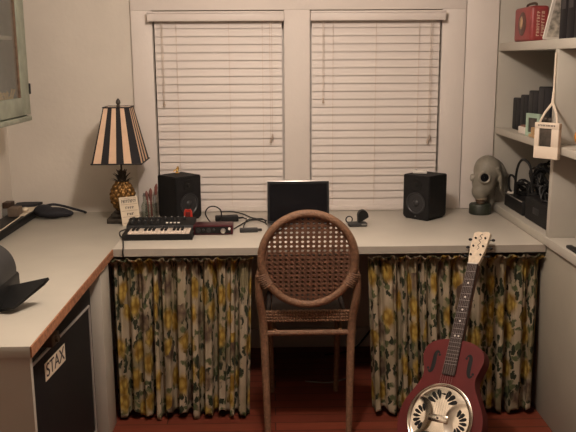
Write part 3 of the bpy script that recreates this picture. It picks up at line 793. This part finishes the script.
MB().box(-.043, .043, -.018, .018, .0005, .018, bev=.003).build('casing', M_dgrey, hb)
for y in (-.008, .008): MB().box(.043, .062, y-.005, y+.005, .006, .013, bev=.001).build('plug', M_black, hb)
gd = thing('desk_gadget', 'dark gadget with rounded upright head right of the laptop', 'gadget', (.408, -.40, ZT), math.radians(5))
MB().box(-.045, .045, -.025, .025, .0005, .020, bev=.005).build('base', M_dgrey, gd)
MB().prism([(-.012, 0)]+[(.004+.026*math.cos(a)-.0, .030+.030*math.sin(a)) for a in [math.radians(q) for q in range(-10, 171, 15)]]+[(-.020, 0)], -.016, .016, T((.022, 0, .020)) @ Rx(PI/2)).build('head', M_black, gd, ang=30)
MB().box(.016, .042, -.0262, -.024, .008, .016).build('display', M_grey, gd, smooth=False)
rg = tag(MB().tube([(.375+.016*math.cos(2*PI*i/20), -.33, .7985+.016*math.sin(2*PI*i/20)) for i in range(20)], .0032, 8, closed=True).box(.366, .384, -.337, -.323, ZT+.0003, ZT+.006).build('metal_ring', M_dgrey), 'small dark upright ring on the desk between laptop and gadget', 'ring')
cable([(-.30, -.335, .784), (-.318, -.335, .800), (-.336, -.335, .836), (-.324, -.335, .864), (-.298, -.335, .873), (-.272, -.335, .864), (-.258, -.335, .845), (-.262, -.315, .80), (-.275, -.29, .785)], .0035, 'black cable standing in a loop behind the red interface')
cable([(-.285, -.02, .784), (-.224, -.02, .784), (-.161, -.09, .784), (-.111, -.19, .784), (-.036, -.27, .786), (.0, -.31, .784)], .003, 'long black cable along the back of the desk to the laptop')
cable([(-.19, -.46, .786), (-.165, -.37, .784), (-.134, -.285, .784), (-.089, -.245, .784), (-.046, -.31, .784), (-.036, -.36, .786)], .003, 'black cable curving from the red interface toward the laptop')
cable([(-.150, -.484, .787), (-.148, -.44, .784), (-.142, -.37, .790), (-.128, -.31, .798), (-.06, -.295, .800), (-.038, -.33, .790)], .0028, 'black lead rising from the small hub')
cable([(-.151, -.244, .794), (-.13, -.22, .784), (-.10, -.232, .784)], .003, 'black lead leaving the power brick')
cable([(-.155, -.17, .7845), (-.14, -.21, .7845), (-.117, -.262, .7845)], .005, 'short white cable connector among the black cords left of the laptop', M_white)
cable([(-.676, -.44, .786), (-.70, -.43, .784), (-.728, -.48, .784), (-.714, -.565, .784), (-.690, -.625, .784), (-.676, -.69, .784), (-.655, -.80, .784), (-.651, -.8265, .782), (-.651, -.832, .765), (-.650, -.828, .745)], .003, 'black cable from the synthesizer hanging over the desk front')

# ------------------------------------------------------------------ gas mask
gm = thing('gas_mask', 'grey rubber gas mask standing on its green filter at the right end of the desk', 'gas mask', (1.083, -.105, ZT))
mk = MB()
O = Vector((1.075, -.14, ZT))
def P_(x, y, z): return Vector((x, y, z))
mk.ball((.040, .020, .222), (.072, .068, .082), sub=3)           # crown
mk.ball((.018, -.004, .165), (.062, .060, .072), sub=3)          # face
mk.ball((-.004, -.018, .120), (.044, .042, .050), sub=3)          # snout
mk.ball((.064, .040, .110), (.030, .034, .106), sub=3)           # hanging neck
mk.ball((.100, .045, .225), (.040, .032, .070), Ry(-.6).to_3x3(), sub=3)  # side fold
mk.ball((.122, .040, .150), (.024, .028, .070), Ry(-.3).to_3x3(), sub=3)
mk.tube([(.075, -.035, .245), (.098, -.022, .20), (.105, -.012, .13)], [.012, .012, .008], 12)
mk.tube([(.002, -.018, .085), (.0, -.018, .06)], .026, 16)
o = mk.build('face_piece', M_rub, gm)
rmod = o.modifiers.new('blend', 'REMESH'); rmod.mode = 'VOXEL'; rmod.voxel_size = .005; rmod.use_smooth_shade = True
smo = o.modifiers.new('smooth', 'SMOOTH'); smo.iterations = 7; smo.factor = .6
def eye(c, nrm, r):
    q = Vector(nrm).to_track_quat('Z', 'Y').to_matrix().to_4x4(); M = T(c) @ q
    e = MB().lathe([(r*.70, .0), (r*.74, .010), (r*.9, .012), (r, .008), (r*1.04, -.006)], 28, M, cap=False).build('eyepiece', mat('eyepiece_metal', (.34, .31, .26), .45, metal=.4, var=.15), gm)
    MB().lathe([(.001, .004), (r*.76, .003)], 24, M, cap=False).build('lens', M_screen, e)
eye((.002, -.066, .198), (.02, -.97, .06), .030)
eye((-.038, .004, .188), (-.98, .02, .05), .019)
MB().lathe([(.031, 0), (.031, .008), (.027, .012), (.020, .012)], 24, T((.002, -.018, .078))).build('snout_band', mat('band_metal', (.36, .30, .22), .5, metal=.4), gm)
MB().lathe([(.022, .052), (.022, .066), (.026, .068), (.026, .080)], 20, T((.0, -.018, 0))).build('connector', mat('rust_connector', (.13, .07, .04), .5, metal=.4, var=.3), gm)
MB().lathe([(.052, .0), (.057, .003), (.057, .046), (.052, .054), (.022, .056)], 32, T((.0, -.018, 0))).build('filter_canister', M_olive, gm)
for zz in (.010, .040): pass

# ------------------------------------------------------------------ bookcase contents
ZS1, ZS2, ZS0 = 1.6555, 1.2205, .820
tn = thing('lunchbox', 'red tin lunchbox with an oval emblem on the top bookcase shelf', 'lunchbox', (1.195, -.185, ZS1))
MB().box(0, .085, -.25, 0, 0, .160, bev=.014, seg=3).build('tin_body', M_tin, tn)
MB().tube(spline([(.042, -.19, .158), (.042, -.185, .172), (.042, -.125, .176), (.042, -.065, .172), (.042, -.06, .158)], 5), .006, 8).build('handle', M_brown, tn)
MB().lathe([(.058, 0), (.055, .002)], 28, T((-.0004, -.125, .082)) @ Ry(-PI/2) @ Matrix.Diagonal((.95, 1, 1, 1))).build('emblem', M_tind, tn)
em = MB().lathe([(.026, 0), (.022, .003)], 20, T((-.002, -.115, .088)) @ Ry(-PI/2) @ Matrix.Diagonal((1.2, .8, 1, 1))); em.build('emblem_figure', mat('emblem_tan', (.40, .26, .15), .6, var=.4, scale=50), tn)
tm = MB(); MT = T((.062, -.2502, .022)) @ Rx(PI/2) @ Rz(PI/2) @ T((0, 0, 0))
glyphs(tm, .0, .115, .0, .014, MT, 8); glyphs(tm, .0, .115, .022, .014, MT, 9)
tm.build('side_lettering', mat('pale_lettering', (.55, .38, .28), .6), tn, smooth=False)
# leaning frame and binders
pA = Vector((1.20, -.585, ZS1+.0095)); lean = math.atan2(.155, .25)
lf_ = thing('picture_frame', 'white-edged picture leaning on the black binder beside the lunchbox', 'picture', pA)
LMx = Rx(lean)
MB().box(0, .20, -.012, 0, .0, .27, LMx).build('frame', M_white, lf_, smooth=False)
MB().box(.012, .188, -.0128, -.0115, .012, .258, LMx).build('picture', mat('collage', (.42, .38, .32), .6, var=.6, scale=40), lf_, smooth=False)
for i, (y, lab) in enumerate(((-.785, 'first black ring binder on the top shelf, next to the leaning picture'), (-.865, 'second black ring binder on the top shelf, its left side against the first'), (-.945, 'third black ring binder, at the right edge of the top shelf'))):
    bn = thing('binder', lab, 'binder', (1.20, y, ZS1), group='black binders on the top shelf')
    MB().box(0, .25, -.076, 0, 0, .31, bev=.003).build('cover', M_bind, bn)
    MB().box(-.001, .001, -.060, -.016, .12, .24).build('spine_label', mat('binder_label', (.02, .017, .018), .5), bn, smooth=False)
# black cases
cs = ((1.24, -.085, .115, .160), (1.24, -.205, .115, .180), (1.24, -.325, .13, .205), (1.24, -.460, .16, .228))
labs = ('shortest black case, leftmost on the middle bookcase shelf', 'second black case from the left on the middle shelf', 'third black case from the left, taller, on the middle shelf', 'tallest black case on the middle shelf, nearest the divider')
for (x, y, wd, hh), lab in zip(cs, labs):
    cc = thing('media_case', lab, 'case', (x, y, ZS2), group='black cases on the middle shelf')
    MB().box(0, .15, -wd, 0, 0, hh, bev=.006).build('shell', M_navy, cc)
    MB().box(-.001, .02, -wd*.52, -wd*.48, .01, hh-.01).build('seam', M_hole, cc, smooth=False)
tag(MB().lathe([(.018, 0), (.018, .215), (.015, .222), (.008, .224)], 18, T((1.485, -.22, ZS2))).build('white_candle', M_white), 'white candle standing behind the black cases on the middle shelf', 'candle')
wb_ = thing('white_box', 'small white box on the middle shelf in front of the black cases', 'box', (1.205, -.30, ZS2))
MB().box(0, .05, -.13, 0, 0, .032, bev=.002).build('carton', M_white, wb_)
MB().box(.005, .045, -.11, -.02, .032, .040, bev=.002).build('contents', mat('box_items', (.25, .12, .08), .6, var=.7, scale=60), wb_)
mf = thing('mint_frame', 'small mint green frame standing on the middle shelf', 'frame', (1.193, -.445, ZS2), math.radians(18))
z2 = MB()
for a in ((-.006, .10, 0, .018), (-.006, .10, .085, .105)): z2.box(0, .012, -.10, 0, a[2], a[3])
z2.box(0, .012, -.018, 0, .018, .085).box(0, .012, -.10, -.082, .018, .085)
z2.build('frame', M_mint, mf, smooth=False); MB().box(.003, .010, -.084, -.016, .016, .087).build('picture', M_photo, mf, smooth=False)
yb = tag(MB().box(1.19, 1.215, -.60, -.50, ZS2, ZS2+.014, bev=.002).box(1.192, 1.212, -.56, -.525, ZS2+.014, ZS2+.045, bev=.002).build('wooden_block', M_tanw), 'small tan wooden block at the front of the middle shelf', 'block')
for i, (y, lab) in enumerate(((-.60, 'small dark figurine beside the mint frame'), (-.655, 'small dark figurine behind the hanging frame ribbon'))):
    f_ = thing('shelf_figurine', lab, 'figurine', (1.235, y, ZS2))
    MB().lathe([(.016, 0), (.016, .006), (.008, .012), (.012, .04), (.014, .06), (.005, .072)], 12).build('torso', M_bronzed, f_)
    MB().ball((0, 0, .086), .014).build('head', M_bronzed, f_)
# hanging frame
hf = thing('hanging_frame', 'white picture frame hanging by a ribbon from the bookcase divider', 'frame', (1.122, -.925, 1.170), math.radians(38))
z3 = MB(); W2 = .056
z3.box(0, .022, -W2, W2, 0, .050, bev=.002).box(0, .022, -W2, W2, .124, .148, bev=.002).box(0, .022, -W2, -.022, .050, .124, bev=.002).box(0, .022, .034, W2, .050, .124, bev=.002)
fo = z3.build('frame', M_rib, hf); MB().box(.006, .012, -.028, .036, .048, .126).build('picture', M_photo, hf, smooth=False)
tq = MB(); glyphs(tq, -.045, .035, 0, .007, T((-.0004, -.005, .133)) @ Matrix(((0, 0, -1, 0), (-1, 0, 0, 0), (0, 1, 0, 0), (0, 0, 0, 1))), 11); tq.build('lettering', M_ink, fo, smooth=False)
rbn = MB(); HI = (T(hf.location) @ Rz(math.radians(38))).inverted()
top = HI @ Vector((1.174, -.838, 1.44)); knot = HI @ Vector((1.170, -.845, 1.395))
for s_ in (-1, 1):
    e0 = Vector((.011, s_*.040, .148)); rbn.tube([e0, e0*.55+knot*.45+Vector((0, s_*.006, 0)), knot, top], [.0045, .005, .006, .005], 6)
rbn.tube([HI @ Vector((1.174, -.838, 1.43)), HI @ Vector((1.176, -.832, 1.60))], .004, 6)
rbn.build('ribbon', M_rib, hf)
# right bay items
og = thing('stuffed_toy', 'orange fuzzy toy at the right edge of the middle shelf', 'toy', (1.250, -1.045, ZS2))
MB().ball((0, 0, .05), (.055, .055, .05), sub=3).ball((0, .01, .11), (.045, .045, .04), sub=3).ball((0, .05, .075), (.02, .03, .018)).build('plush_body', M_gold, og)
MB().lathe([(.03, .145), (.038, .147), (.03, .165), (.01, .175)], 16).build('cap', M_brown, og)
sg_ = thing('ornamental_frame', 'dark brown picture frame with scrolled stand at the right edge, lower bay', 'frame', (1.235, -1.075, ZS0))
ff = MB(); FM = T((0, .0, .055)) @ Ry(math.radians(-6))
ff.box(-.006, .006, -.10, .022, .0, .014, FM).box(-.006, .006, -.10, .022, .19, .204, FM).box(-.006, .006, .008, .022, .014, .19, FM).box(-.006, .006, -.10, -.086, .014, .19, FM)
ff.build('frame', M_brown, sg_, smooth=False); MB().box(-.002, .003, -.088, .01, .012, .192, FM).build('picture', M_cream, sg_, smooth=False)
sc = MB()
for yy in (.012, -.09):
    sc.tube([(0, yy+.028*math.cos(a)*(1-a/14), .034+.028*math.sin(a)*(1-a/14)) for a in [i*.4 for i in range(26)]], .0045, 6)
sc.box(-.03, .03, -.10, .02, 0, .006); sc.build('scroll_stand', M_brown, sg_)
wl = tag(MB().box(1.188, 1.215, -1.16, -1.04, ZS0, ZS0+.012, bev=.004).build('wallet', M_black), 'flat black case lying at the front edge of the lower right bay', 'case')

# cable heap on the lower left bay
ea = thing('equipment_box', 'low black equipment box on the lower bookcase shelf by the gas mask', 'electronics', (1.215, -.10, ZS0))
MB().box(0, .17, -.30, 0, .001, .075, bev=.006).build('housing', M_black, ea)
MB().box(-.001, .02, -.29, -.01, .066, .071).build('lid_line', M_grey, ea, smooth=False)
eb = thing('equipment_case', 'taller black case beside the divider in the lower bookcase bay', 'electronics', (1.215, -.43, ZS0))
MB().box(0, .18, -.33, 0, .001, .110, bev=.008).build('housing', M_vinyl, eb)
MB().box(-.002, .001, -.20, -.12, .045, .075, bev=.001).build('clasp', M_dgrey, eb)
random.seed(21)
cl = ('black cable coil on top of the low equipment box', 'black cable coil beside the gas mask strap', 'black cable coil arching high near the divider', 'black cable heap on the taller case', 'thick black cable tangle at the back of the lower bay', 'black cable coil in the middle of the heap')
sp = ((1.275, -.215, .915, .045, 4), (1.33, -.085, .915, .040, 3), (1.29, -.47, 1.0, .075, 5), (1.28, -.60, .945, .06, 5), (1.39, -.30, .99, .075, 6), (1.30, -.34, .93, .05, 5))
for (x, y, z, r, nl), lab in zip(sp, cl):
    pts = []; tl = random.uniform(.2, 1.1)
    for i in range(nl*9):
        a = 2*PI*i/9; rr = r*(1+.22*math.sin(i*1.7)); e = Vector((rr*math.cos(a)*.7, rr*math.sin(a), 0)); e = Ry(tl*math.sin(i*.23+1)) @ Rx(.75+.5*math.sin(i*.19)) @ e
        pts.append((max(1.19, x+e.x), max(-.80, min(-.03, y+e.y)), max(ZS0+.08 if y > -.42 else ZS0+.115, z+e.z)))
    tag(MB().tube(spline(pts, 4), .0052, 6).build('cable_coil', M_black), lab, 'cable', 'black cables heaped in the lower bookcase bay')
cable([(1.225, -.20, .900), (1.222, -.155, .92), (1.222, -.14, .965), (1.222, -.17, .99), (1.224, -.22, .985), (1.226, -.26, .95), (1.226, -.27, .905)], .006, 'black cable arching above the heap beside the gas mask')
cable([(1.205, -.30, .90), (1.205, -.31, 1.02), (1.205, -.36, 1.085), (1.205, -.44, 1.10), (1.205, -.52, 1.07), (1.205, -.55, .97)], .0065, 'tallest black cable loop in the bookcase heap')
cable([(1.212, -.17, .901), (1.212, -.22, .905), (1.214, -.255, .915)], .006, 'short white cable plug lying in the black cable heap', M_white)

# ------------------------------------------------------------------ left counter things
ek = thing('electronic_keyboard', 'long black electronic keyboard lying along the left wall counter', 'keyboard', (-1.29, -.40, ZT))
MB().box(-.055, .052, -.48, .37, .001, .040, bev=.004).build('case', M_black, ek)
MB().tube(spline([(.040, -.46, .0425), (.044, -.2, .0425), (.038, -.05, .0425), (.034, .08, .0425), (.02, .16, .0425)], 6), .0028, 6).build('edge_strip', M_cream, ek)
MB().box(-.03, .045, .13, .365, .040, .046, bev=.001).build('key_strip', M_cream, ek)
cm = thing('cloth_bag', 'black cloth bag with strap at the far end of the left counter', 'bag', (-1.140, -.125, ZT))
bg = MB(); bg.ball((0, 0, .028), (.080, .055, .028), Rz(.25).to_3x3(), sub=3).ball((-.055, .01, .036), (.05, .05, .034), sub=3).ball((.05, .01, .022), (.05, .035, .020), sub=3)
bo = bg.build('pouch', M_cloth, cm); rm_ = bo.modifiers.new('blend', 'REMESH'); rm_.mode = 'VOXEL'; rm_.voxel_size = .006; rm_.use_smooth_shade = True
MB().tube(spline([(-.08, .03, .05), (-.02, .05, .062), (.03, .07, .05), (.08, .09, .03), (.12, .10, .016), (.145, .085, .010)], 5), .007, 6).build('strap', M_cloth, cm)
gb = tag(MB().box(-1.398, -1.352, -.15, -.07, ZT+.0005, ZT+.055, bev=.003).build('grey_box', M_grey), 'small grey box in the left corner of the counter', 'box')
bk = tag(MB().box(-1.396, -1.354, -.145, -.075, ZT+.0555, ZT+.085, bev=.003).build('brown_block', M_brown), 'dark brown block on top of the small grey box in the corner', 'block')
bx = tag(MB().box(-1.318, -1.268, -.30, -.22, ZT+.041, ZT+.085, bev=.003).build('brown_box', mat('brown_card', (.14, .10, .07), .8, var=.2)), 'small brown box on the black electronic keyboard', 'box')
wr = tag(MB().ball((-1.262, -.20, ZT+.060), (.018, .022, .0135), sub=2).build('crumpled_paper', M_cream), 'crumpled cream paper on the far end of the black keyboard', 'paper')
fl_ = tag(MB().prism([(-.05, -.06), (.05, -.03), (.07, .05), (.0, .07), (-.06, .03)], 0, .012, T((-1.31, -.02, ZT+.0465))).build('flat_case', M_cloth), 'flat black cloth case on the far end of the keyboard by the corner', 'case')

# printer-like machine at the left edge
pr = thing('printer', 'black desktop printer with an angled tray at the left edge of the counter', 'printer', (-1.025, -1.60, ZT))
MB().box(-.28, .145, -.13, .13, .008, .090, bev=.012).build('base', M_black, pr)
for x in (-.24, .08):
    for y in (-.1, .1): MB().lathe([(.014, 0), (.014, .009)], 10, T((x, y, 0))).build('foot', M_dgrey, pr)
hp = MB()
def capsule(x0, x1, r, z, ysc): 
    return [(x0, 0)]
arc = [(.088*math.cos(math.radians(a)), .092*math.sin(math.radians(a))) for a in range(-30, 95, 8)]
poly = [(-.34, -.05)]+[(x+.055, z) for x, z in arc]+[(-.34, .092)]
hp.prism(poly, -.10, .10, T((0, 0, .104)) @ Rx(PI/2))
hp.build('hood', M_dgrey, pr, ang=30)
gr = MB()
for x in (.0, .045, .082, .112): gr.box(x-.0015, x+.0015, -.1012, -.099, .085, .176-.55*max(0, x-.05))
gr.build('groove', M_hole, pr, smooth=False)
MB().tube([(-.30, -.09, .190), (.06, -.09, .190)], .018, 12).ball((.06, -.09, .190), .018).build('handle', M_black, pr)
TM = T((.115, -.02, .024)) @ Rx(math.radians(24)) @ Ry(math.radians(-13))
MB().prism([(0, -.05), (.075, -.06), (.155, .04), (.165, .065), (0, .06)], 0, .010, TM).build('paper_tray', M_black, pr, smooth=False)

# ------------------------------------------------------------------ cables under the desk
cable([(.15, -.47, .006), (.20, -.482, .006), (.25, -.49, .006), (.30, -.478, .006), (.36, -.44, .006)], .004, 'pale grey cable lying on the floor under the desk', M_grey)
cable([(.62, .006, .20), (.55, .004, .12), (.50, -.01, .06), (.44, -.05, .012), (.36, -.10, .007), (.27, -.12, .007)], .005, 'black cable trailing down the wall under the desk')
